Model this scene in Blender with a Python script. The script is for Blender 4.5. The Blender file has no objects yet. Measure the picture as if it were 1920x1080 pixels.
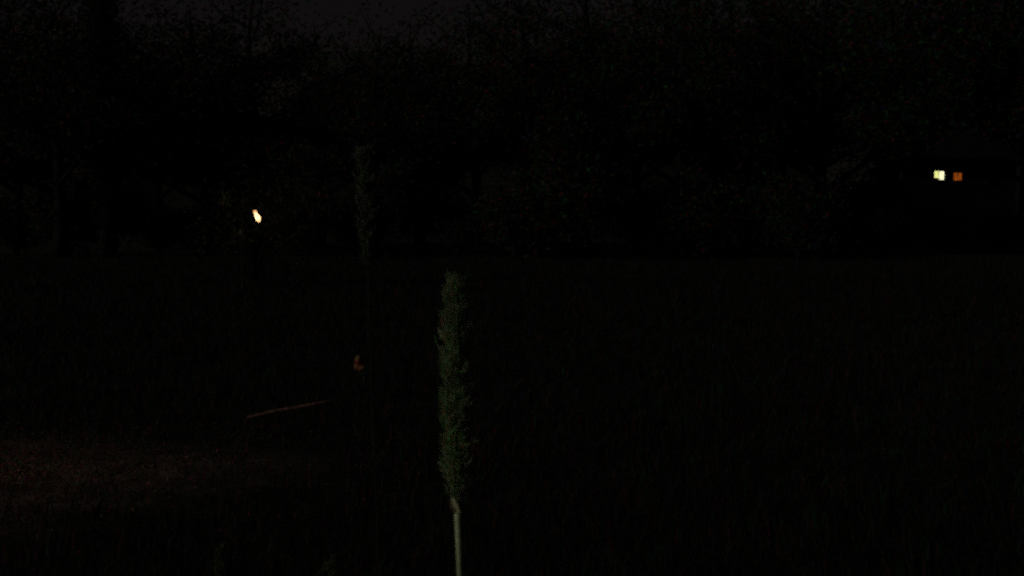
import bpy, math, random
import numpy as np
from mathutils import Vector, Matrix, Quaternion

scene = bpy.context.scene
col = scene.collection
random.seed(11)
rng = np.random.default_rng(11)
R = math.radians

# ------------------------------------------------------------------ camera
F = 1844.0                       # focal length in pixels of the 1920 wide photograph
CAM_H = 1.5
PITCH = math.atan(120 / F)       # horizon 120 px above the middle
cam_d = bpy.data.cameras.new('camera')
cam = bpy.data.objects.new('camera', cam_d)
col.objects.link(cam)
cam.location = (0, 0, CAM_H)
cam.rotation_euler = (math.pi / 2 - PITCH, 0, 0)
cam_d.sensor_width = 36
cam_d.lens = 36 * F / 1920
cam_d.clip_start = 0.05
cam_d.clip_end = 2000
cam_d.dof.use_dof = True            # focused on the far lights, so the near stalk is a little soft
cam_d.dof.focus_distance = 40
cam_d.dof.aperture_fstop = 9
scene.camera = cam

# ------------------------------------------------------------------ moonlit night sky and moon
MOON_EL, MOON_AZ = R(20), R(-118)      # azimuth measured from +Y towards +X: low, to the left and a little behind
MOON = Vector((math.sin(MOON_AZ) * math.cos(MOON_EL), math.cos(MOON_AZ) * math.cos(MOON_EL), math.sin(MOON_EL)))
world = bpy.data.worlds.new('World')
scene.world = world
world.use_nodes = True
wn = world.node_tree.nodes
wl = world.node_tree.links
sky = wn.new('ShaderNodeTexSky')
sky.sky_type = 'NISHITA'
sky.sun_disc = False
sky.sun_elevation = MOON_EL
sky.sun_rotation = MOON_AZ
sky.dust_density = 3.0
mul = wn.new('ShaderNodeMix'); mul.data_type = 'RGBA'; mul.blend_type = 'MULTIPLY'
mul.inputs[0].default_value = 1.0
mul.inputs[7].default_value = (1.0, 0.60, 0.50, 1)
wl.new(sky.outputs[0], mul.inputs[6])
wl.new(mul.outputs[2], wn['Background'].inputs[0])
wn['Background'].inputs[1].default_value = 0.0026
sun_d = bpy.data.lights.new('moon', 'SUN')
sun_d.energy = 0.28
sun_d.angle = R(0.5)
sun_d.color = (1.0, 0.97, 0.86)
sun = bpy.data.objects.new('moon', sun_d)
col.objects.link(sun)
sun.location = (-20, -12, 12)
sun.rotation_euler = MOON.to_track_quat('Z', 'Y').to_euler()

scene.view_settings.view_transform = 'Standard'
scene.view_settings.look = 'None'
scene.view_settings.exposure = 0
scene.view_settings.gamma = 1
scene.render.engine = 'CYCLES'
scene.cycles.use_denoising = False
scene.cycles.max_bounces = 3
scene.cycles.diffuse_bounces = 2
scene.cycles.sample_clamp_indirect = 1.0
scene.cycles.filter_width = 2.6
scene.cycles.use_adaptive_sampling = True
scene.cycles.adaptive_threshold = 0.6
scene.cycles.adaptive_min_samples = 4

# ------------------------------------------------------------------ helpers
def P(px, py, depth):
    """world point lying `depth` metres ahead that the photograph shows at (px, py)"""
    a = (px - 960) / F
    b = (540 - py) / F
    c, s = math.cos(PITCH), math.sin(PITCH)
    f = depth / (c + b * s)            # horizontal depth along +Y
    return Vector((a * f, f * (c + b * s), CAM_H + f * (b * c - s)))

def G(px, py):
    """point of the flat ground under the pixel"""
    b = (540 - py) / F
    c, s = math.cos(PITCH), math.sin(PITCH)
    f = CAM_H / (s - b * c)
    return Vector(((px - 960) / F * f, f * (c + b * s), 0))

def tag(o, label=None, cat=None, group=None, kind=None):
    for k, v in (('label', label), ('category', cat), ('group', group), ('kind', kind)):
        if v: o[k] = v
    return o

def empty(name, loc):
    o = bpy.data.objects.new(name, None)
    o.empty_display_size = 0.1
    o.location = loc
    col.objects.link(o)
    return o

class MB:
    def __init__(self): self.v, self.f, self.c = [], [], []
    def quad(self, pts, colr=(1, 1, 1)):
        n = len(self.v)
        self.v += [tuple(p) for p in pts]
        self.c += [colr] * len(pts)
        self.f.append(tuple(range(n, n + len(pts))))
    def box(self, lo, hi, colr=(1, 1, 1)):
        n = len(self.v)
        x0, y0, z0 = lo; x1, y1, z1 = hi
        self.v += [(x0,y0,z0),(x1,y0,z0),(x1,y1,z0),(x0,y1,z0),(x0,y0,z1),(x1,y0,z1),(x1,y1,z1),(x0,y1,z1)]
        self.c += [colr] * 8
        for q in ((0,3,2,1),(4,5,6,7),(0,1,5,4),(1,2,6,5),(2,3,7,6),(3,0,4,7)):
            self.f.append(tuple(n + i for i in q))
    def tube(self, pts, rad, sides=8, colr=(1, 1, 1), cap=True, wob=0.0):
        pts = [Vector(p) for p in pts]
        n0 = len(self.v)
        for i, p in enumerate(pts):
            t = (pts[min(i + 1, len(pts) - 1)] - pts[max(i - 1, 0)]).normalized()
            u = t.cross(Vector((0.31, 0.92, 0.23))).normalized()
            w = t.cross(u)
            r = rad[i] if hasattr(rad, '__len__') else rad
            for k in range(sides):
                a = 2 * math.pi * k / sides
                rr = r * (1 + wob * (random.random() - .5))
                self.v.append(tuple(p + (u * math.cos(a) + w * math.sin(a)) * rr))
                self.c.append(colr)
        for i in range(len(pts) - 1):
            for k in range(sides):
                a = n0 + i * sides + k; b = n0 + i * sides + (k + 1) % sides
                self.f.append((a, b, b + sides, a + sides))
        if cap:
            self.f.append(tuple(n0 + k for k in range(sides))[::-1])
            e = n0 + (len(pts) - 1) * sides
            self.f.append(tuple(e + k for k in range(sides)))
    def ribbon(self, pts, widths, side, colr=(1, 1, 1), fold=0.25):
        """a leaf blade: a strip with a folded midrib"""
        pts = [Vector(p) for p in pts]
        n0 = len(self.v)
        for i, p in enumerate(pts):
            t = (pts[min(i + 1, len(pts) - 1)] - pts[max(i - 1, 0)]).normalized()
            s = side if not hasattr(side, '__call__') else side(i)
            s = (s - t * s.dot(t)).normalized()
            nrm = t.cross(s)
            w = widths[i]
            self.v += [tuple(p - s * w + nrm * w * fold), tuple(p), tuple(p + s * w + nrm * w * fold)]
            self.c += [colr] * 3
        for i in range(len(pts) - 1):
            a = n0 + 3 * i
            self.f += [(a, a + 1, a + 4, a + 3), (a + 1, a + 2, a + 5, a + 4)]
    def build(self, name, mat, parent=None, smooth=False, kind=None):
        me = bpy.data.meshes.new(name)
        me.from_pydata(self.v, [], self.f)
        at = me.color_attributes.new('tint', 'FLOAT_COLOR', 'POINT')
        buf = np.ones((len(self.v), 4), np.float32)
        buf[:, :3] = np.array(self.c, np.float32)
        at.data.foreach_set('color', buf.ravel())
        me.materials.append(mat)
        if smooth:
            me.polygons.foreach_set('use_smooth', np.ones(len(me.polygons), bool))
        me.update()
        o = bpy.data.objects.new(name, me)
        col.objects.link(o)
        if parent: o.parent = parent
        if kind: o['kind'] = kind
        return o

def mesh_np(name, V, Fq, C, mat, parent=None, kind=None):
    """fast build from arrays: V (n,3), Fq (m,k), C (n,3)"""
    me = bpy.data.meshes.new(name)
    k = Fq.shape[1]; m = len(Fq)
    me.vertices.add(len(V)); me.vertices.foreach_set('co', V.astype(np.float32).ravel())
    me.loops.add(m * k); me.loops.foreach_set('vertex_index', Fq.astype(np.int32).ravel())
    me.polygons.add(m); me.polygons.foreach_set('loop_start', np.arange(0, m * k, k, dtype=np.int32))
    me.update(calc_edges=True)
    at = me.color_attributes.new('tint', 'FLOAT_COLOR', 'POINT')
    buf = np.ones((len(V), 4), np.float32); buf[:, :3] = C
    at.data.foreach_set('color', buf.ravel())
    me.materials.append(mat)
    o = bpy.data.objects.new(name, me); col.objects.link(o)
    if parent: o.parent = parent
    if kind: o['kind'] = kind
    return o

def mat(name, base=None, rough=0.8, scale=8.0, var=0.35, attr=False, bump=0.0, trans=0.0, metallic=0.0, spec=0.25):
    m = bpy.data.materials.new(name); m.use_nodes = True
    n, l = m.node_tree.nodes, m.node_tree.links
    b = n['Principled BSDF']
    b.inputs['Roughness'].default_value = rough
    b.inputs['Metallic'].default_value = metallic
    b.inputs['Specular IOR Level'].default_value = spec
    tc = n.new('ShaderNodeTexCoord')
    nz = n.new('ShaderNodeTexNoise'); nz.inputs['Scale'].default_value = scale; nz.inputs['Detail'].default_value = 6
    l.new(tc.outputs['Object'], nz.inputs['Vector'])
    rg = n.new('ShaderNodeMapRange')
    rg.inputs[1].default_value = 0.3; rg.inputs[2].default_value = 0.7
    rg.inputs[3].default_value = 1 - var; rg.inputs[4].default_value = 1 + var
    l.new(nz.outputs[0], rg.inputs[0])
    mx = n.new('ShaderNodeMix'); mx.data_type = 'RGBA'; mx.blend_type = 'MULTIPLY'; mx.inputs[0].default_value = 1
    if attr:
        at = n.new('ShaderNodeAttribute'); at.attribute_name = 'tint'
        l.new(at.outputs['Color'], mx.inputs[6])
    else:
        mx.inputs[6].default_value = (*base, 1)
    l.new(rg.outputs[0], mx.inputs[7])
    l.new(mx.outputs[2], b.inputs['Base Color'])
    if bump:
        bp = n.new('ShaderNodeBump'); bp.inputs['Strength'].default_value = bump
        l.new(nz.outputs[0], bp.inputs['Height']); l.new(bp.outputs[0], b.inputs['Normal'])
    if trans:
        tr = n.new('ShaderNodeBsdfTranslucent'); l.new(mx.outputs[2], tr.inputs[0])
        ms = n.new('ShaderNodeMixShader'); ms.inputs[0].default_value = trans
        l.new(b.outputs[0], ms.inputs[1]); l.new(tr.outputs[0], ms.inputs[2])
        l.new(ms.outputs[0], n['Material Output'].inputs[0])
    return m

def glow(name, colr, strength, scale=6.0, var=0.2, attr=False):
    m = bpy.data.materials.new(name); m.use_nodes = True
    n, l = m.node_tree.nodes, m.node_tree.links
    b = n['Principled BSDF']
    b.inputs['Base Color'].default_value = (*[min(1, c) for c in colr], 1)
    b.inputs['Roughness'].default_value = 0.3
    tc = n.new('ShaderNodeTexCoord'); nz = n.new('ShaderNodeTexNoise'); nz.inputs['Scale'].default_value = scale
    l.new(tc.outputs['Object'], nz.inputs['Vector'])
    rg = n.new('ShaderNodeMapRange')
    rg.inputs[1].default_value = .3; rg.inputs[2].default_value = .7
    rg.inputs[3].default_value = strength * (1 - var); rg.inputs[4].default_value = strength * (1 + var)
    l.new(nz.outputs[0], rg.inputs[0])
    b.inputs['Emission Color'].default_value = (*colr, 1)
    l.new(rg.outputs[0], b.inputs['Emission Strength'])
    if attr:                            # frosted glass: warmer and weaker away from the bulb
        at = n.new('ShaderNodeAttribute'); at.attribute_name = 'tint'
        l.new(at.outputs['Color'], b.inputs['Emission Color'])
    return m

M = {
    'soil':   mat('dark_soil', (0.013, 0.014, 0.010), 0.95, 3.0, 0.6, bump=0.4),
    'earth':  mat('red_earth', (0.15, 0.10, 0.085), 0.95, 5.0, 0.7, bump=0.6),
    'leafy':  mat('foliage', None, 0.75, 1.5, 0.45, attr=True, trans=0.2),
    'blade':  mat('grass_blades', None, 0.8, 2.0, 0.5, attr=True, trans=0.2),
    'bark':   mat('dark_bark', (0.012, 0.011, 0.010), 0.95, 7.0, 0.5, bump=0.8),
    'straw':  mat('pale_straw_stem', (0.52, 0.65, 0.36), 0.55, 45.0, 0.35),
    'fluff':  mat('straw_bristles', None, 0.7, 30.0, 0.35, attr=True, trans=0.25),
    'dullstem': mat('dull_stem', (0.022, 0.026, 0.013), 0.8, 40.0, 0.4),
    'dead':   mat('dead_wood', (0.11, 0.057, 0.042), 0.9, 14.0, 0.75, bump=0.5),
    'petal':  mat('russet_petals', None, 0.7, 40.0, 0.35, attr=True),
    'iron':   mat('dark_iron', (0.012, 0.012, 0.013), 0.6, 20.0, 0.3),
    'stone':  mat('dark_house_render', (0.03, 0.03, 0.028), 0.95, 2.5, 0.3, bump=0.2),
    'slate':  mat('dark_slates', (0.008, 0.008, 0.009), 0.95, 4.0, 0.3),
    'frame':  mat('dark_window_frame', (0.04, 0.035, 0.03), 0.7, 9.0, 0.2),
    'glass':  mat('unlit_glass', (0.01, 0.011, 0.013), 0.25, 2.0, 0.2, spec=0.4),
    'hill':   mat('hill_heath', (0.012, 0.014, 0.010), 0.95, 0.08, 0.6),
    'lamp':   glow('lamp_glass_lit', (1.0, 0.68, 0.32), 2.8, 9.0, 0.2, True),
    'win_y':  glow('yellow_window_glow', (0.80, 0.82, 0.27), 0.95, 2.6, 0.3),
    'win_w':  glow('pale_window_glow', (1.0, 0.95, 0.58), 1.1, 2.6, 0.2),
    'win_o':  glow('orange_window_glow', (0.40, 0.085, 0.008), 0.58, 3.0, 0.45),
}
def earth_mat():
    # bare reddish earth darkening outwards in noisy patches, painting the glow's fade
    m = M['earth']; n, l = m.node_tree.nodes, m.node_tree.links
    b = n['Principled BSDF']; src = b.inputs['Base Color'].links[0].from_socket
    at = n.new('ShaderNodeAttribute'); at.attribute_name = 'tint'
    tc = n.new('ShaderNodeTexCoord')
    nz = n.new('ShaderNodeTexNoise'); nz.inputs['Scale'].default_value = 3.2; nz.inputs['Detail'].default_value = 8; nz.inputs['Roughness'].default_value = .7
    l.new(tc.outputs['Object'], nz.inputs['Vector'])
    ad = n.new('ShaderNodeMath'); ad.operation = 'ADD'; l.new(at.outputs['Fac'], ad.inputs[0]); l.new(nz.outputs[0], ad.inputs[1])
    rg = n.new('ShaderNodeMapRange'); rg.inputs[1].default_value = .62; rg.inputs[2].default_value = 1.12
    l.new(ad.outputs[0], rg.inputs[0])
    mx = n.new('ShaderNodeMix'); mx.data_type = 'RGBA'
    l.new(rg.outputs[0], mx.inputs[0]); mx.inputs[6].default_value = (.022, .023, .013, 1); l.new(src, mx.inputs[7])
    l.new(mx.outputs[2], b.inputs['Base Color'])
earth_mat()
PAL = np.array([(0.012, 0.066, 0.010), (0.012, 0.055, 0.016), (0.036, 0.060, 0.014), (0.105, 0.012, 0.014),
                (0.008, 0.040, 0.046), (0.074, 0.009, 0.042), (0.080, 0.036, 0.010), (0.020, 0.018, 0.080)])
PW = np.array([.27, .25, .08, .14, .08, .07, .04, .07]); PW /= PW.sum()
def pick(n, k=1.0):
    c = PAL[rng.choice(len(PAL), n, p=PW)]
    return c * rng.uniform(.5, 1.5, (n, 1)) * k

# ------------------------------------------------------------------ the ground
def ground_z(x, y):
    return 0.05 * np.sin(x * .9 + 1) * np.sin(y * .55) * np.clip((y - 9) / 8, 0, 1)
def sheet(name, xs, ys, zf, m):
    X, Y = np.meshgrid(xs, ys)
    V = np.stack([X.ravel(), Y.ravel(), zf(X, Y).ravel()], 1)
    nx, ny = len(xs), len(ys)
    i = np.arange((nx) * (ny)).reshape(ny, nx)
    Fq = np.stack([i[:-1, :-1].ravel(), i[:-1, 1:].ravel(), i[1:, 1:].ravel(), i[1:, :-1].ravel()], 1)
    return mesh_np(name, V, Fq, np.ones((len(V), 3)), m)
xs = np.concatenate([np.linspace(-900, -45, 12), np.linspace(-40, 60, 130), np.linspace(65, 900, 12)])
ys = np.concatenate([np.linspace(-300, -12, 10), np.linspace(-10, 95, 150), np.linspace(100, 1200, 14)])
tag(sheet('ground', xs, ys, ground_z, M['soil']), kind='structure')

# far dark hill behind the wood
hx = np.linspace(-320, 320, 90); hy = np.linspace(120, 420, 36)
def hill_z(X, Y):
    t = np.clip((Y - 120) / 190, 0, 1)
    return -0.4 + (t * t * (3 - 2 * t)) * (21 + 5 * np.sin(X * .021 + .7) + 2.2 * np.sin(X * .06) + .8 * np.sin(X * .19 + Y * .1))
tag(sheet('hill', hx, hy, hill_z, M['hill']), kind='structure')

# patch of bare reddish earth at the lower edge on the left, ragged outline, 2-5 cm proud of the soil
pb = MB()
cx, cy = -3.15, 5.55
ring = 64; rows = 12
pts = []
for r in range(rows + 1):
    for k in range(ring):
        a = 2 * math.pi * k / ring
        rx = 2.1 * (1 + .10 * math.sin(3 * a + .5) + .06 * math.sin(7 * a) + .05 * math.sin(13 * a + 2))
        ry = 1.5 * (1 + .12 * math.sin(4 * a + 1) + .07 * math.sin(9 * a))
        t = r / rows
        x = cx + rx * t * math.cos(a); y = cy + ry * t * math.sin(a) + .10 * (x - cx)
        z = 0.004 + 0.04 * (1 - t * t) + .012 * math.sin(x * 9) * math.sin(y * 11) * (1 - t)
        pts.append((x, y, z if r < rows else -.02))
pb.v = pts; pb.c = [((1 - r / rows),) * 3 for r in range(rows + 1) for k in range(ring)]
for r in range(rows):
    for k in range(ring):
        a = r * ring + k; b = r * ring + (k + 1) % ring
        pb.f.append((a, a + ring, b + ring, b))
earth = tag(pb.build('bare_earth', M['earth'], smooth=True), kind='structure')

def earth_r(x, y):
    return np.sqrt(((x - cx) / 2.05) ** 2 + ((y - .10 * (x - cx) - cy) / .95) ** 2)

# ------------------------------------------------------------------ grass (uncountable): curved three-joint blades
def blades(n, y0, y1, h0, h1, w, power, name_list, k=1.0):
    y = y0 + (y1 - y0) * rng.random(n) ** power
    half = y * 0.56 + 1.0
    x = rng.uniform(-1, 1, n) * half
    er = earth_r(x, y)
    keep = rng.random(n) < np.clip((er - .25) / 1.25, .06, 1) ** 1.5
    x, y = x[keep], y[keep]; n = len(x)
    clump = .55 + .45 * np.sin(x * 2.3 + np.sin(y * 1.7)) * np.sin(y * 1.9 + x)
    h = rng.uniform(h0, h1, n) * (.55 + .7 * clump)
    a = rng.uniform(0, 2 * np.pi, n); lean = rng.uniform(.1, .75, n) * h
    d = np.stack([np.cos(a), np.sin(a), np.zeros(n)], 1)
    b = rng.uniform(0, 2 * np.pi, n)
    s = np.stack([np.cos(b), np.sin(b), np.zeros(n)], 1) * (w * rng.uniform(.6, 1.3, n) * (y / 6 + .4).clip(.8, 4))[:, None]
    base = np.stack([x, y, ground_z(x, y) - .01], 1)
    up = np.array([0, 0, 1.])
    mid = base + up * (h * .6)[:, None] + d * (lean * .3)[:, None]
    tip = base + up * h[:, None] + d * lean[:, None]
    V = np.stack([base - s, base + s, mid + s * .75, mid - s * .75, tip], 1).reshape(-1, 3)
    i = np.arange(n) * 5
    tri = np.concatenate([np.stack([i, i + 1, i + 2], 1), np.stack([i, i + 2, i + 3], 1), np.stack([i + 3, i + 2, i + 4], 1)])
    glow_tint = np.clip((2.0 - earth_r(x, y)) / 1.2, 0, 1)[:, None]      # russet blades brightened around the bare earth, ground glow painted in
    C = np.repeat(pick(n, k) * (1 + glow_tint * np.array([.9, .4, .5])), 5, 0)
    name_list.append((V, tri, C))
L = []
blades(60000, 3.4, 16, .05, .17, .0035, 1.5, L, .45)
blades(22000, 15, 46, .10, .28, .0040, 1.0, L, .32)
off = 0; Vs, Fs, Cs = [], [], []
for V, t, C in L:
    Vs.append(V); Fs.append(t + off); Cs.append(C); off += len(V)
grass = mesh_np('grass', np.concatenate(Vs), np.concatenate(Fs), np.concatenate(Cs), M['blade'])
tag(grass, 'rough dark meadow grass covering the whole ground', 'grass', kind='stuff')

# small creeping leaves and leaf litter between the blades; thickest on the bare earth, with its glow painted in
n = 90000
ly = 3.3 + 34 * rng.random(n) ** 2.0
lx = rng.uniform(-1, 1, n) * (ly * .56 + .8)
m_extra = 26000
th = rng.uniform(0, 2 * np.pi, m_extra); rr = np.abs(rng.normal(0, .55, m_extra)).clip(0, 1.35)
ex = cx - .05 + 1.9 * rr * np.cos(th); ey = cy + 1.5 * rr * np.sin(th) + .1 * (ex - cx)
near = np.concatenate([np.zeros(n), np.ones(m_extra)])
lx = np.concatenate([lx, ex]); ly = np.concatenate([ly, ey])
ok = ly > 2.6
lx, ly, near = lx[ok], ly[ok], near[ok]; n = len(lx)
sz = rng.uniform(.004, .011, n) * (ly / 6).clip(.7, 4)
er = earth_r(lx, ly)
pz = ground_z(lx, ly) + .02 + np.clip(.045 * (1 - (er * .68) ** 2), 0, 1) + rng.uniform(0, .09, n) * np.clip(er, .15, 1)
a_ = rng.uniform(0, 2 * np.pi, n)
tz = rng.normal(0, .45, (n, 2))
u_ = np.stack([np.cos(a_), np.sin(a_), tz[:, 0]], 1) * sz[:, None]
w_ = np.stack([-np.sin(a_), np.cos(a_), tz[:, 1]], 1) * (sz * .6)[:, None]
q_ = np.stack([lx, ly, pz], 1)
V = np.stack([q_ - u_, q_ + w_, q_ + u_, q_ - w_], 1).reshape(-1, 3)
i_ = np.arange(n) * 4
litter = np.array([(.42, .07, .07), (.36, .17, .11), (.10, .26, .06), (.30, .07, .18), (.22, .22, .09), (.09, .17, .16)])
C = pick(n, .52) * (1 - near)[:, None] + near[:, None] * litter[rng.choice(len(litter), n, p=[.24, .22, .24, .11, .13, .06])] * rng.uniform(.3, .95, (n, 1)) * (1.15 - .6 * np.clip(er / 1.6, 0, 1))[:, None]  # litter colour fades away from the patch centre: glow painted into the leaves
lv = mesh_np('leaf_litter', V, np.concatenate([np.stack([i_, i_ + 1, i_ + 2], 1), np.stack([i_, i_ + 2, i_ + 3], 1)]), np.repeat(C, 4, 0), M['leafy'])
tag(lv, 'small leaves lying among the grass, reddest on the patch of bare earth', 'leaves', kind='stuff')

# ------------------------------------------------------------------ tall plume grasses
def plume_grass(loc_top, head_base, root, head_r, stem_r, label, head_cols, stem_mat, n_spike=1500, spike_len=.019, group=None, lean_leaf=True, taper=(.55, .95, 1.0, 1.0, .8)):
    """root on the ground, head from head_base to loc_top; parts: stem, seed_head, leaves"""
    t = empty('plume_grass', root)
    inv = lambda p: Vector(p) - Vector(root)
    root_l = Vector((0, 0, 0)); hb = inv(head_base); ht = inv(loc_top)
    # stem: root -> head base with a node and slight bends
    pts, rad = [], []
    for i in range(15):
        f = i / 14
        p = root_l.lerp(hb, f)
        bow = math.sin(f * math.pi)
        p += Vector((.004 * bow * math.sin(5 * f), .03 * bow, 0))
        pts.append(p); rad.append(stem_r * (1.15 - .15 * f) * (1.25 if i in (5, 10) else 1))
    sb = MB(); sb.tube(pts, rad, 9)
    stem = sb.build('stem', stem_mat, t, smooth=True)
    # axis inside the head
    ab = MB(); ab.tube([hb - Vector((0, 0, .004)), hb.lerp(ht, .5), ht], [stem_r * .6, stem_r * .45, stem_r * .2], 6)
    ab.build('rachis', stem_mat, t, smooth=True)
    # bristles / spikelets: slim folded slivers
    axis = (ht - hb); Ln = axis.length; ax = axis.normalized()
    u = ax.cross(Vector((0, 1, 0))).normalized(); w = ax.cross(u)
    hm = MB()
    n_br = max(24, n_spike // 12)
    for i in range(n_br):
        f = (i + random.uniform(-.9, .9)) / n_br; f = min(max(f, 0), .99)
        ff = f * (len(taper) - 1); k = min(int(ff), len(taper) - 2)
        pr = taper[k] + (taper[k + 1] - taper[k]) * (ff - k)
        a = random.uniform(0, 6.283)
        dirr = u * math.cos(a) + w * math.sin(a)
        reach = head_r * pr * random.uniform(.6, 1.0) * (1.3 if random.random() < .1 else 1)
        rise = spike_len * random.uniform(.8, 2.6) * (1 - .75 * max(0, f - .8) / .2)
        b0 = hb + axis * f
        bend = Vector((random.gauss(0, .10), random.gauss(0, .10), random.gauss(0, .1))) * reach
        droop = random.uniform(-.25, .35)
        for j in range(24):
            g = random.random() ** .8
            q0 = b0 + dirr * (reach * g ** 1.15) + ax * (rise * (g - droop * g * g)) + bend * g * g
            dd = (dirr * random.gauss(.28, .3) + ax * random.gauss(1.1, .35) + dirr.cross(ax) * random.gauss(0, .32)).normalized()
            l = spike_len * random.uniform(.35, 1.1)
            p1 = q0 + dd * l
            c = random.choice(head_cols); kf = random.uniform(.55, 1.35); c = tuple(x * kf for x in c)
            side = dd.cross(Vector((random.gauss(0, 1), random.gauss(0, 1), random.gauss(0, 1)))).normalized() * (.00042 * random.uniform(.6, 1.7) * head_r / .0165)
            m_ = q0.lerp(p1, .5); n0 = len(hm.v); bul = dd.cross(side).normalized() * .0006
            hm.v += [tuple(q0), tuple(m_ - side), tuple(m_ + bul), tuple(m_ + side), tuple(p1)]
            hm.c += [c] * 5
            hm.f += [(n0, n0 + 1, n0 + 2), (n0, n0 + 2, n0 + 3), (n0 + 1, n0 + 4, n0 + 2), (n0 + 2, n0 + 4, n0 + 3)]
    hm.build('seed_head', M['fluff'], t, kind='stuff')
    # leaves on the lower stem
    for i in range(7):
        f = .08 + .1 * i
        p = root_l.lerp(hb, f)
        a = i * 2.4 + random.random()
        d = Vector((math.cos(a), math.sin(a), 0)); ln = random.uniform(.28, .45)
        if f > .5: ln *= .7
        lp, lw = [], []
        for k in range(9):
            g = k / 8
            lp.append(p + d * (ln * .62 * g) + Vector((0, 0, ln * (.62 * g - .85 * g * g))))
            lw.append(.0065 * (1 - g) ** .6 * (.5 + 1.5 * g if g < .3 else .95) + .0003)
        lb = MB(); lb.ribbon(lp, lw, Vector((-math.sin(a), math.cos(a), 0)), (.040, .046, .02))
        lb.build('leaf', M['blade'], t)
    tag(t, label, 'plant', group)
    return t

def on_ground(p, dx=0, dy=0):
    return Vector((p.x + dx, p.y + dy, -.005))

D1 = 1.30
top = P(851, 542, D1); hb = P(854, 938, D1)
low = P(864, 1080, D1)
sl = (low - P(857, 960, D1)); sl = sl / abs(sl.z)
root = Vector((low.x + sl.x * low.z * .8, low.y + .02, -.005))
straw = [(.32, .56, .22), (.42, .50, .30), (.19, .56, .14), (.54, .31, .22), (.34, .46, .36), (.18, .44, .12)]
plume = plume_grass(top, P(857, 948, D1), root, .0205, .0042,
    'tall pale stalk topped by a long straw-coloured fluffy seed head, beside the wood', straw, M['straw'], 4600,
    taper=(.95, 1.12, .95, 1.0, .88, .95, .78, .72, .28))
plume['label'] = 'tall brightest pale stalk with a long fluffy straw-green seed head rising from the bottom edge'
# the papery sheath where the head joins the stem, kinked off to one side
sh = MB()
q = [P(846.5, 934, D1 - .004), P(849, 942, D1 - .005), P(853, 951, D1 - .0055), P(857, 962, D1 - .005)]
sh.ribbon([p - root for p in q], [.0020, .0040, .0046, .0046], Vector((1, 0, 0)), (.6, .62, .36), .5)
sh.build('sheath', M['fluff'], plume)

D2 = 2.4
dull = [(.15, .22, .10), (.17, .16, .12), (.10, .22, .08), (.15, .14, .15), (.11, .17, .12)]
h2b = P(690, 505, D2)
plume_grass(P(683, 292, D2), h2b, on_ground(P(692, 700, D2), .02, .03), .031, .0022,
    'dim dark seed head on a taller stalk, higher up than the bright plume and fainter', dull, M['dullstem'], 2000, .024,
    taper=(.5, .75, .95, 1.0, .85, .6))
D3 = 2.0
dull3 = [(.16, .24, .09), (.14, .2, .09), (.2, .16, .09)]
plume_grass(P(411, 1032, D3), P(414, 1190, D3), on_ground(P(415, 1200, D3)), .011, .0026,
    'faint greenish seed head tip poking above the bottom edge, nearer the reddish earth', dull3, M['dullstem'], 700, .016)
plume_grass(P(618, 1060, D3 + .1), P(626, 1200, D3 + .1), on_ground(P(628, 1210, D3 + .1)), .012, .0026,
    'faint seed head tip at the bottom edge between the reddish earth and the pale stalk', dull3, M['dullstem'], 700, .016)

# ------------------------------------------------------------------ fallen branch in the grass
a = G(466, 781); b = G(612, 754); c2 = G(690, 741)
br = empty('fallen_branch', (a.x, a.y, 0))
o0 = Vector((a.x, a.y, 0))
zz = .30
def bp(p, z): return Vector((p.x, p.y, z)) - o0
sb = MB()
cam_p = Vector((0, 0, CAM_H))
def lift(px, py, z):
    """the point above the ground at height z that the pixel shows"""
    g = G(px, py); t = (CAM_H - z) / CAM_H
    return cam_p + (g - cam_p) * t
pp = [P(464, 782, 6.3), P(485, 777.5, 6.13), P(520, 769, 5.85), P(548, 765, 5.63), P(575, 759.5, 5.43), P(595, 755.5, 5.3), P(608, 752.5, 5.2), P(620, 750, 5.11)]
sb.tube([p - o0 for p in pp], [.0080, .0095, .0078, .009, .0070, .005, .0028, .0012], 8, wob=.45)
sb.build('limb', M['dead'], br, smooth=True)
for i, (dx, dy, dz) in ((0, (-.08, .10, -pp[0].z - .02)), (3, (.04, .10, -pp[3].z - .02)), (6, (.03, .05, -pp[6].z - .02)), (4, (.06, .04, .07))):
    tb = MB(); s = pp[i] - o0
    tb.tube([s, s + Vector((dx, dy, dz)) * .55 + Vector((.01, 0, .01)), s + Vector((dx, dy, dz))], [.006, .004, .0025], 6, wob=.2)
    tb.build('twig', M['bark'], br)
tag(br, 'thin pale reddish dead branch slanting low over the dark grass', 'branch')

# ------------------------------------------------------------------ low red flower leaning in the grass
fg = G(683, 722)
fl = empty('leaning_flower', (fg.x, fg.y, 0))
o0 = Vector((fg.x, fg.y, 0))
hd = P(675, 677, fg.y - .03) - o0
sb = MB()
sp = [Vector((0, 0, -.01)), Vector((.004, 0, .05)), Vector((-.004, -.01, .12)), hd + Vector((.02, .02, -.05)), hd + Vector((.004, .01, -.005))]
sb.tube(sp, [.008, .0075, .007, .0065, .007], 7)
sb.build('stem', mat('flower_stem', (.09, .12, .05), .7, 30, .3), fl, smooth=True)
db_ = MB()
for k in range(7):
    for j in range(12):
        th_ = math.pi * k / 6; aa = 2 * math.pi * j / 12
        db_.v.append(tuple(hd + Vector((-.1, -.2, .1)) * .1 + Vector((math.sin(th_) * math.cos(aa) * .036, math.sin(th_) * math.sin(aa) * .036, math.cos(th_) * .05))))
        db_.c.append((.20, .17, .075) if k < 3 else (.26, .065, .04))
for k in range(6):
    for j in range(12):
        db_.f.append((k * 12 + j, (k + 1) * 12 + j, (k + 1) * 12 + (j + 1) % 12, k * 12 + (j + 1) % 12))
db_.build('disc', M['petal'], fl, smooth=True)
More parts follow.
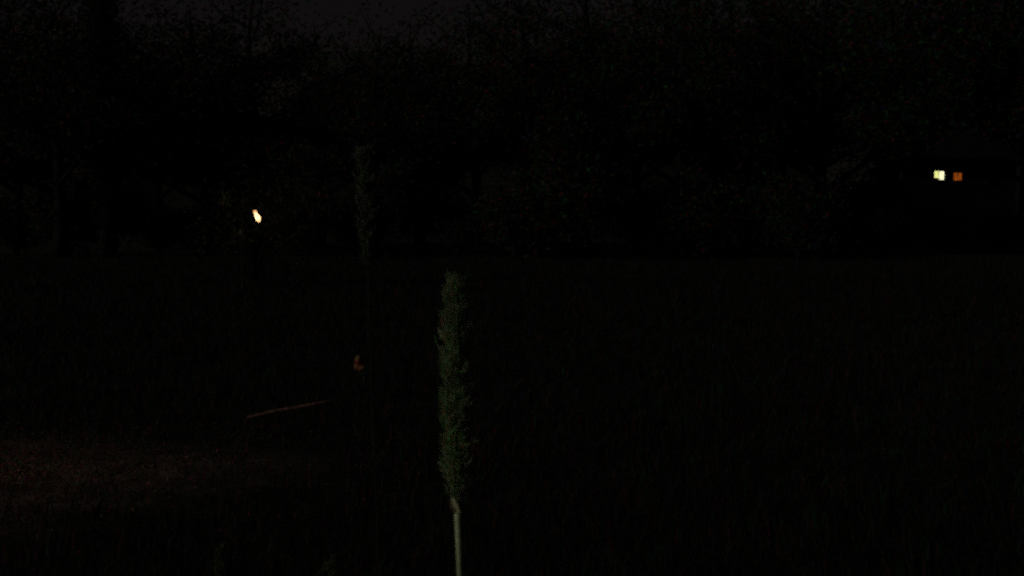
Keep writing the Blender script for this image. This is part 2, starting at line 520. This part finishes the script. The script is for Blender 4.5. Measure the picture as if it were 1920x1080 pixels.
for i in range(26):
    ring_i = i // 9; a = i * 2.399
    ax = Vector((-.25, -.62, .55)).normalized()
    u = ax.cross(Vector((0, 0, 1))).normalized(); w = ax.cross(u)
    d = u * math.cos(a) + w * math.sin(a)
    open_ = (.95, .65, .3)[ring_i]; ln = (.066, .056, .043)[ring_i]
    lp, lw = [], []
    for k in range(6):
        g = k / 5
        lp.append(hd + d * (ln * open_ * (g ** .8)) + ax * (ln * (1.1 - open_) * g) - Vector((0, 0, .045 * open_ * g * g)))
        lw.append(.019 * math.sin(math.pi * (.08 + .84 * g)) ** .7)
    colr = random.choice([(.27, .05, .03), (.22, .06, .03), (.28, .08, .045), (.18, .11, .045)])
    pbm = MB(); pbm.ribbon(lp, lw, d.cross(ax), colr, .3)
    pbm.build('petal', M['petal'], fl)
for i, a in enumerate((.4, 2.6, 4.4)):
    d = Vector((math.cos(a), math.sin(a), 0)); p = Vector((0, 0, .03 + .02 * i))
    lp = [p + d * (.11 * k / 5) + Vector((0, 0, .05 * math.sin(k / 5 * 2.6))) for k in range(6)]
    lbm = MB(); lbm.ribbon(lp, [.002, .014, .02, .017, .01, .001], d.cross(Vector((0, 0, 1))), (.035, .05, .02))
    lbm.build('leaf', M['blade'], fl)
tag(fl, 'small russet-red flower head leaning on a short stem in the dark grass', 'flower')

# ------------------------------------------------------------------ leaves scattered about limbs
def leaf_cloud(centres, radii, per, size, k=1.0, flat=.75, cols=None):
    V, C = [], []
    for (c, r) in zip(centres, radii):
        m = per
        d = rng.normal(size=(m, 3)); d /= np.linalg.norm(d, axis=1)[:, None]
        q = np.array(c) + d * (rng.random(m) ** .45)[:, None] * r * np.array([1, 1, flat])
        s = size * rng.uniform(.6, 1.4, m)
        u = rng.normal(size=(m, 3)); u /= np.linalg.norm(u, axis=1)[:, None]
        t = rng.normal(size=(m, 3)); w = np.cross(u, t); w /= np.linalg.norm(w, axis=1)[:, None]
        nrm = np.cross(u, w)
        u = u * s[:, None]; w = w * (s * .42)[:, None]
        lift_ = nrm * (s * .18)[:, None]
        V.append(np.stack([q - u, q + w - u * .1 + lift_, q + u, q - w - u * .1 + lift_], 1).reshape(-1, 3))
        cc = pick(m, k) if cols is None else cols[rng.choice(len(cols), m)] * rng.uniform(.6, 1.4, (m, 1))
        C.append(np.repeat(cc, 4, 0))
    V = np.concatenate(V); C = np.concatenate(C)
    i = np.arange(len(V) // 4) * 4
    Fq = np.concatenate([np.stack([i, i + 1, i + 2], 1), np.stack([i, i + 2, i + 3], 1)])
    return V, Fq, C

def grow(h, spread, trunk_r, clear, n_limb, seed, crook=.03):
    """trunk and limbs; returns the tube builder and the limb tips"""
    random.seed(seed)
    b = MB(); pts, rad = [], []
    for i in range(13):
        f = i / 12
        pts.append(Vector((math.sin(f * 5 + seed) * crook * h * f, math.cos(f * 4 + seed) * crook * h * f, h * .92 * f - .05)))
        rad.append(trunk_r * ((1 - f) ** .8 * .93 + .05) * (1.35 if i == 0 else 1))
    b.tube(pts, rad, 10, wob=.12)
    tips = [pts[-1], pts[-2], pts[-3]]
    for i in range(n_limb):
        f = clear + (1 - clear) * (i + .5) / n_limb * .93
        k = f * 12; k0 = min(int(k), 11)
        s = pts[k0].lerp(pts[k0 + 1], k - k0)
        a = i * 2.4 + random.uniform(-.4, .4)
        ln = spread * (1 - .55 * abs(f - clear - .25)) * random.uniform(.7, 1.1) * (1.15 - .55 * f)
        d = Vector((math.cos(a), math.sin(a), random.uniform(.25, .7)))
        q = [s, s + d * ln * .4 + Vector((0, 0, .03 * ln)), s + d * ln * .75 + Vector((random.gauss(0, .08), random.gauss(0, .08), .12)) * ln, s + d * ln]
        r0 = trunk_r * (1 - f) * .5 + .02
        b.tube(q, [r0, r0 * .7, r0 * .42, r0 * .15], 6, wob=.1)
        tips += [q[1].lerp(q[2], .6), q[2], q[3]]
        for j in range(2):
            a2 = a + random.uniform(-1.1, 1.1)
            e = q[1 + j] + Vector((math.cos(a2), math.sin(a2), random.uniform(.1, .8))) * ln * .4
            b.tube([q[1 + j], q[1 + j].lerp(e, .5) + Vector((0, 0, .05 * ln)), e], [r0 * .4, r0 * .25, r0 * .1], 5)
            tips.append(e)
    return b, tips

def tree(name, loc, h, spread, trunk_r, clear, n_limb, seed, per, size, clump, k, label, group=None, thin=0.0):
    t = empty(name, loc)
    b, tips = grow(h, spread, trunk_r, clear, n_limb, seed)
    b.build('trunk', M['bark'], t, smooth=True)
    V, Fq, C = leaf_cloud([tuple(p) for p in tips], [clump * random.uniform(.6, 1.3) for _ in tips], per, size, k)
    if thin:                                        # airy tops: fewer leaves the higher up
        f = V[::4, 2] / h
        keep = rng.random(len(f)) > np.clip((f - .40) / .45, 0, 1) ** .6 * thin
        V = V.reshape(-1, 4, 3)[keep].reshape(-1, 3); C = C.reshape(-1, 4, 3)[keep].reshape(-1, 3)
        i = np.arange(len(V) // 4) * 4
        Fq = np.concatenate([np.stack([i, i + 1, i + 2], 1), np.stack([i, i + 2, i + 3], 1)])
    mesh_np('crown', V, Fq, C, M['leafy'], t, kind='stuff')
    tag(t, label, 'tree', group)
    return t
def copy_tree(t, loc, rz, s):
    r = t.copy(); col.objects.link(r); r.location = loc; r.rotation_euler = (0, 0, rz); r.scale = s
    for ch in t.children:
        c = ch.copy(); col.objects.link(c); c.parent = r
    return r

# a tall narrow tree of the wood, a black column against the faint sky; its top is above the picture
ct = P(203, 500, 44)
col_tree = empty('columnar_tree', (ct.x, ct.y, 0))
b_, _t = grow(17, .6, .30, .06, 10, 3, .006)
b_.build('trunk', M['bark'], col_tree, smooth=True)
cc_, cr_ = [], []
for i in range(120):
    f = (i + .5) / 120; wd = 1.0 * min(1, f * 9) * (1 - max(0, f - .75) / .25 * .9)
    a = i * 2.4
    cc_.append((math.cos(a) * wd * .45, math.sin(a) * wd * .45, .5 + 16.4 * f)); cr_.append(max(.25, wd * .55) * random.uniform(.85, 1.1))
V, Fq, C = leaf_cloud(cc_, cr_, 190, .075, .45, 1.1)
mesh_np('crown', V, Fq, C, M['leafy'], col_tree, kind='stuff')
tag(col_tree, 'tall narrow black tree standing as a dark column against the faint sky', 'tree')

# the wood across the meadow
WL = 'leafy tree in the black wood under the faint night sky'
WG = 'trees of the wood across the meadow'
protos = [tree('wood_tree', (0, 60, 0), 10, 3.4, .22, .2, 19, 21 + i, 330, .085, 1.05, .75, WL, WG, .975) for i in range(4)]
spots = []
px = -40; i = 0
while px < 2000:
    dep = 50 + 9 * math.sin(i * 2.1) + 5 * random.random()
    topy = -125 + random.uniform(-45, 45)
    if 150 < px < 900: topy = -40 + random.uniform(-45, 45)
    if px > 1600: dep = 88 + 6 * random.random()
    h = CAM_H + dep * math.tan(math.atan((540 - topy) / F) - PITCH)
    spots.append((px, dep, h)); px += random.uniform(74, 112) * (1.0 if px < 1600 else .7); i += 1
for i, (px, dep, h) in enumerate(spots):
    p = P(px, 500, dep); s = h / 10.2
    loc = (p.x, p.y, 0); rz = random.uniform(0, 6.28)
    if i < 4:
        t = protos[i]; t.location = loc; t.rotation_euler = (0, 0, rz); t.scale = (s * 1.05, s * 1.05, s)
    else:
        copy_tree(protos[i % 4], loc, rz, (s * random.uniform(.95, 1.25),) * 2 + (s,))

# bushes along the foot of the wood
def bush(loc, h, w, seed, per, size, k, label, group=None, cols=None, name='bush'):
    random.seed(seed)
    t = empty(name, loc)
    sb = MB(); tips = []
    for i in range(9):
        a = i * 2.4; e = Vector((math.cos(a) * w * random.uniform(.15, .45), math.sin(a) * w * random.uniform(.15, .45), h * random.uniform(.45, .9)))
        m_ = e * .5 + Vector((0, 0, .08 * h))
        sb.tube([Vector((0, 0, -.03)), m_, e], [.03 * h / 2, .02 * h / 2, .008], 5)
        tips += [e, m_, e * .75]
    sb.build('stem', M['bark'], t)
    V, Fq, C = leaf_cloud([tuple(p) for p in tips], [w * .26 * random.uniform(.7, 1.2) for _ in tips], per, size, k, .9, cols)
    mesh_np('foliage', V, Fq, C, M['leafy'], t, kind='stuff')
    tag(t, label, 'bush', group)
    return t
BL = 'dark bush at the foot of the black wood across the meadow'
BG = 'bushes along the foot of the wood'
bp0 = [bush((0, 45, 0), 3.4, 4.2, 70 + i, 170, .10, .8, BL, BG) for i in range(3)]
px = -60; i = 0
random.seed(77)
while px < 2000:
    dep = random.uniform(40, 50) if px < 1560 else random.uniform(52, 60)
    p = P(px, 500, dep); s = random.uniform(.8, 1.35) if px < 1560 else random.uniform(.7, .85)
    if i < 3:
        t = bp0[i]; t.location = (p.x, p.y, 0); t.scale = (s, s, s)
    else:
        copy_tree(bp0[i % 3], (p.x, p.y, 0), random.uniform(0, 6.28), (s, s, s))
    px += random.uniform(80, 120); i += 1

for px_, dep_, s_ in ((1598, 64, 1.35), (1628, 66, 1.6), (1655, 68, 1.2)):
    p = P(px_, 500, dep_)
    copy_tree(bp0[px_ % 3], (p.x, p.y, 0), px_ * 1.0, (s_, s_, s_ * 1.05))

# ------------------------------------------------------------------ the lit lamp and the shrub about it
LD = 22.0
lp = P(481.5, 404.5, LD)
lm = empty('garden_lamp', (lp.x - .34, lp.y + .02, 0))
o0 = Vector(lm.location)
c = lp - o0
pm = MB()
pm.tube([Vector((0, 0, -.05)), Vector((0, 0, .12)), Vector((0, 0, .13)), Vector((0, 0, c.z + .22))], [.05, .05, .03, .024], 10)
pm.build('post', M['iron'], lm, smooth=True)
axg = Vector((.40, -.05, -.92)).normalized()
am = MB()
arc = [Vector((0, 0, c.z + .20)), Vector((.04, 0, c.z + .30)), Vector((.14, 0, c.z + .345)), Vector((.24, 0, c.z + .30)), c - axg * .17]
am.tube(arc, .011, 8); am.build('arm', M['iron'], lm, smooth=True)
# globe: an elongated drop leaning over, narrow at its cap
gm = MB()
u = axg.cross(Vector((0, 1, 0))).normalized(); w = axg.cross(u)
prof = [(-.150, .034), (-.135, .050), (-.10, .056), (-.06, .050), (-.02, .060), (.03, .078), (.07, .080), (.11, .066), (.14, .046), (.165, .022), (.178, .003)]
for (t, r) in prof:
    for k in range(16):
        a_ = 2 * math.pi * k / 16; g_ = math.exp(-((t - .035) / .11) ** 2)
        gm.v.append(tuple(c + axg * t * .90 + (u * math.cos(a_) + w * math.sin(a_)) * r * .72)); gm.c.append((.24 + .76 * g_, .08 + .59 * g_, .03 + .27 * g_))
for i in range(len(prof) - 1):
    for k in range(16):
        A = i * 16 + k; B = i * 16 + (k + 1) % 16
        gm.f.append((A, B, B + 16, A + 16))
gm.f.append(tuple(range(16))); gm.f.append(tuple(range(len(gm.v) - 16, len(gm.v)))[::-1])
gm.build('globe', M['lamp'], lm, smooth=True)
cm = MB()
cm.tube([c - axg * .175, c - axg * .160, c - axg * .145, c - axg * .130], [.014, .034, .044, .050], 14)
cm.build('cap', M['iron'], lm, smooth=True)
tag(lm, 'small warm-white glowing lamp with a leaning drop-shaped globe', 'lamp')

# shrub behind the lamp: stems and loose sprays, a few of which catch its light
sh_cols = np.array([(.040, .060, .02), (.03, .05, .018), (.06, .055, .02), (.055, .035, .018)])
sp = P(478, 404, LD + 1.6)
bush((sp.x, sp.y, 0), 2.9, 3.0, 91, 75, .05, 1.0, 'loose shrub behind the glowing lamp, a few leaves catching its light', None, sh_cols, 'lamp_shrub')
# one bough in front, its leaves picked out beside and below the lamp
bo = empty('leafy_sapling', (lp.x - .62, lp.y - .25, 0)); o0 = Vector(bo.location)
sb = MB()
s_pts = [Vector((0, 0, -.02)), Vector((.02, 0, .6)), Vector((-.03, 0, 1.2)), P(428, 388, lp.y - .2) - o0, P(416, 372, lp.y - .2) - o0]
sb.tube(s_pts, [.014, .012, .009, .006, .003], 6)
tw = P(452, 436, lp.y - .15) - o0
sb.tube([Vector((-.02, 0, 1.1)), Vector((.09, .04, 1.32)), tw], [.007, .005, .002], 5)
tw2 = P(500, 362, lp.y + .15) - o0
sb.tube([s_pts[3], (s_pts[3] + tw2) * .5 + Vector((0, .05, .12)), tw2], [.005, .004, .002], 5)
sb.build('stem', M['bark'], bo, smooth=True)
random.seed(5)
def spray(centre, n, r, size):
    for i in range(n):
        p = centre + Vector((random.gauss(0, r), random.gauss(0, r), random.gauss(0, r)))
        d = Vector((random.gauss(0, 1), random.gauss(0, .4), random.gauss(0, 1))).normalized()
        lb = MB(); ln = size * random.uniform(.8, 1.3)
        lb.ribbon([p + d * (ln * k / 4) - Vector((0, 0, .012 * (k / 4) ** 2)) for k in range(5)],
                  [.002, ln * .2, ln * .24, ln * .15, .001], d.cross(Vector((.2, 1, .1))), random.choice([(.09, .12, .035), (.12, .11, .035), (.11, .07, .03)]), .2)
        lb.build('leaf', M['blade'], bo)
spray(P(420, 379, lp.y - .2) - o0, 7, .045, .11)
spray(tw, 4, .04, .09)
spray(tw2, 3, .05, .09)
tag(bo, 'thin sapling beside the glowing lamp with faintly lit leaves', 'sapling')

# ------------------------------------------------------------------ the far house with two lit windows
HD = 78.0
w1 = P(1762, 328.5, HD); w2 = P(1797, 330, HD)
hz = .5 * (w1.z + w2.z)
ang = R(22)                                # wall turned away from the moon
hs = empty('house', (w1.x, w1.y, 0)); hs.rotation_euler = (0, 0, ang)
cs, sn = math.cos(ang), math.sin(ang)
# local x along the wall; a point of the wall that the photograph shows at px
def wall_x(px):
    k = (px - 960) / F / math.cos(PITCH) * 1.0
    # (w1.x + x cs) = k' (w1.y + x sn)
    kk = w1.x / w1.y * (px - 960) / (1762 - 960)
    return (kk * w1.y - w1.x) / (cs - kk * sn)
X0, X1 = wall_x(1640), wall_x(1905)
Hh, Dp = 6.9, 7.0
wb = MB()
def hole_wall(m, x0, x1, z0, z1, holes, y0, y1):
    """front wall with real openings: grid of boxes around the holes"""
    xs_ = sorted({x0, x1, *[h[0] for h in holes], *[h[1] for h in holes]})
    zs_ = sorted({z0, z1, *[h[2] for h in holes], *[h[3] for h in holes]})
    for i in range(len(xs_) - 1):
        for j in range(len(zs_) - 1):
            mx_, mz_ = (xs_[i] + xs_[i + 1]) / 2, (zs_[j] + zs_[j + 1]) / 2
            if any(h[0] < mx_ < h[1] and h[2] < mz_ < h[3] for h in holes): continue
            m.box((xs_[i], y0, zs_[j]), (xs_[i + 1], y1, zs_[j + 1]))
pxm = HD / F
def span(pa, pb_, ya, yb_):
    za = P(1762, yb_, HD).z; zb = P(1762, ya, HD).z
    return [wall_x(pa), wall_x(pb_), za, zb]
lit_a = span(1752, 1773, 320, 337.5)
lit_b = span(1788, 1806, 322.5, 338)
holes = [lit_a, lit_b]
dark_w = []
for pa in (1668, 1850): dark_w.append(span(pa, pa + 22, 320, 340))
zb0, zb1 = 1.0, 2.2
for pa in (1668, 1720, 1850): dark_w.append([wall_x(pa), wall_x(pa + 22), zb0, zb1])
door = [wall_x(1785), wall_x(1807), .1, 2.2]
allh = holes + dark_w + [door]
hole_wall(wb, X0, X1, -.2, Hh, allh, 0, .3)
wb.box((X0, .3, -.2), (X0 + .3, Dp, Hh)); wb.box((X1 - .3, .3, -.2), (X1, Dp, Hh)); wb.box((X0 + .3, Dp - .3, -.2), (X1 - .3, Dp, Hh))
wb.box((X0 + .3, .9, -.2), (X1 - .3, 1.0, Hh))      # inner partition, so the rooms are closed
for s in (X0, X1 - .3):
    n0 = len(wb.v); wb.v += [(s, 0, Hh), (s, Dp, Hh), (s, Dp / 2, Hh + 2.4), (s + .3, 0, Hh), (s + .3, Dp, Hh), (s + .3, Dp / 2, Hh + 2.4)]
    wb.c += [(1, 1, 1)] * 6
    wb.f += [(n0, n0 + 1, n0 + 2), (n0 + 3, n0 + 5, n0 + 4), (n0, n0 + 2, n0 + 5, n0 + 3), (n0 + 1, n0 + 4, n0 + 5, n0 + 2)]
wb.build('wall', M['stone'], hs)
rb = MB()
for y0_, y1_ in ((-.45, Dp / 2), (Dp + .45, Dp / 2)):
    za = Hh - .30; zc = Hh + 2.42; th_ = .16
    n0 = len(rb.v)
    rb.v += [(X0 - .4, y0_, za), (X1 + .4, y0_, za), (X1 + .4, y1_, zc), (X0 - .4, y1_, zc), (X0 - .4, y0_, za + th_), (X1 + .4, y0_, za + th_), (X1 + .4, y1_, zc + th_), (X0 - .4, y1_, zc + th_)]
    rb.c += [(1, 1, 1)] * 8
    rb.f += [tuple(n0 + i for i in q) for q in ((0,3,2,1),(4,5,6,7),(0,1,5,4),(1,2,6,5),(2,3,7,6),(3,0,4,7))]
roof = rb.build('roof', M['slate'], hs)
ch = MB(); ch.box((X0 + 1.2, Dp / 2 - .4, Hh + 1.6), (X0 + 2.1, Dp / 2 + .4, Hh + 3.5)); ch.box((X0 + 1.1, Dp / 2 - .5, Hh + 3.502), (X0 + 2.2, Dp / 2 + .5, Hh + 3.65))
ch.build('chimney', M['stone'], roof)
def window(h, mats, split, blind=None, label=None):
    x0, x1, z0, z1 = h; t = .03
    f = MB()
    f.box((x0, .10, z0), (x0 + t, .16, z1)); f.box((x1 - t, .10, z0), (x1, .16, z1))
    f.box((x0 + t, .10, z0), (x1 - t, .16, z0 + t)); f.box((x0 + t, .10, z1 - t), (x1 - t, .16, z1))
    xm = x0 + (x1 - x0) * split
    f.box((xm - .009, .102, z0 + t), (xm + .009, .158, z1 - t))
    wo = f.build('window', M['frame'], hs)
    if label: wo['label'] = label
    for (a_, b_), m_ in zip(((x0 + t, xm - .009), (xm + .009, x1 - t)), mats):
        g = MB(); g.box((a_, .125, z0 + t), (b_, .135, z1 - t)); g.build('pane', m_, wo)
    s = MB(); s.box((x0 - .08, -.09, z0 - .09), (x1 + .08, .098, z0 - .003)); s.build('sill', M['frame'], wo)
    if blind:
        q = MB(); q.box((x0 + t, .107, z0 + t), (xm - .02, .122, z0 + t + (z1 - z0) * blind)); q.build('shutter', M['frame'], wo)
window(lit_a, (M['win_y'], M['win_w']), .52, .17, 'window lit pale yellow')
window(lit_b, (M['win_o'], M['win_o']), .55, None, 'window lit dim orange')
for h in dark_w: window(h, (M['glass'], M['glass']), .5)
db = MB(); db.box((door[0], .10, door[2]), (door[1], .16, door[3])); do = db.build('door', M['frame'], hs)
kb = MB(); kb.tube([(door[0] + .12, .10, 1.1), (door[0] + .12, .03, 1.1)], [.02, .03], 8); kb.build('handle', M['iron'], do)
tag(hs, 'far dark house with one pale yellow and one orange lit window', 'house')
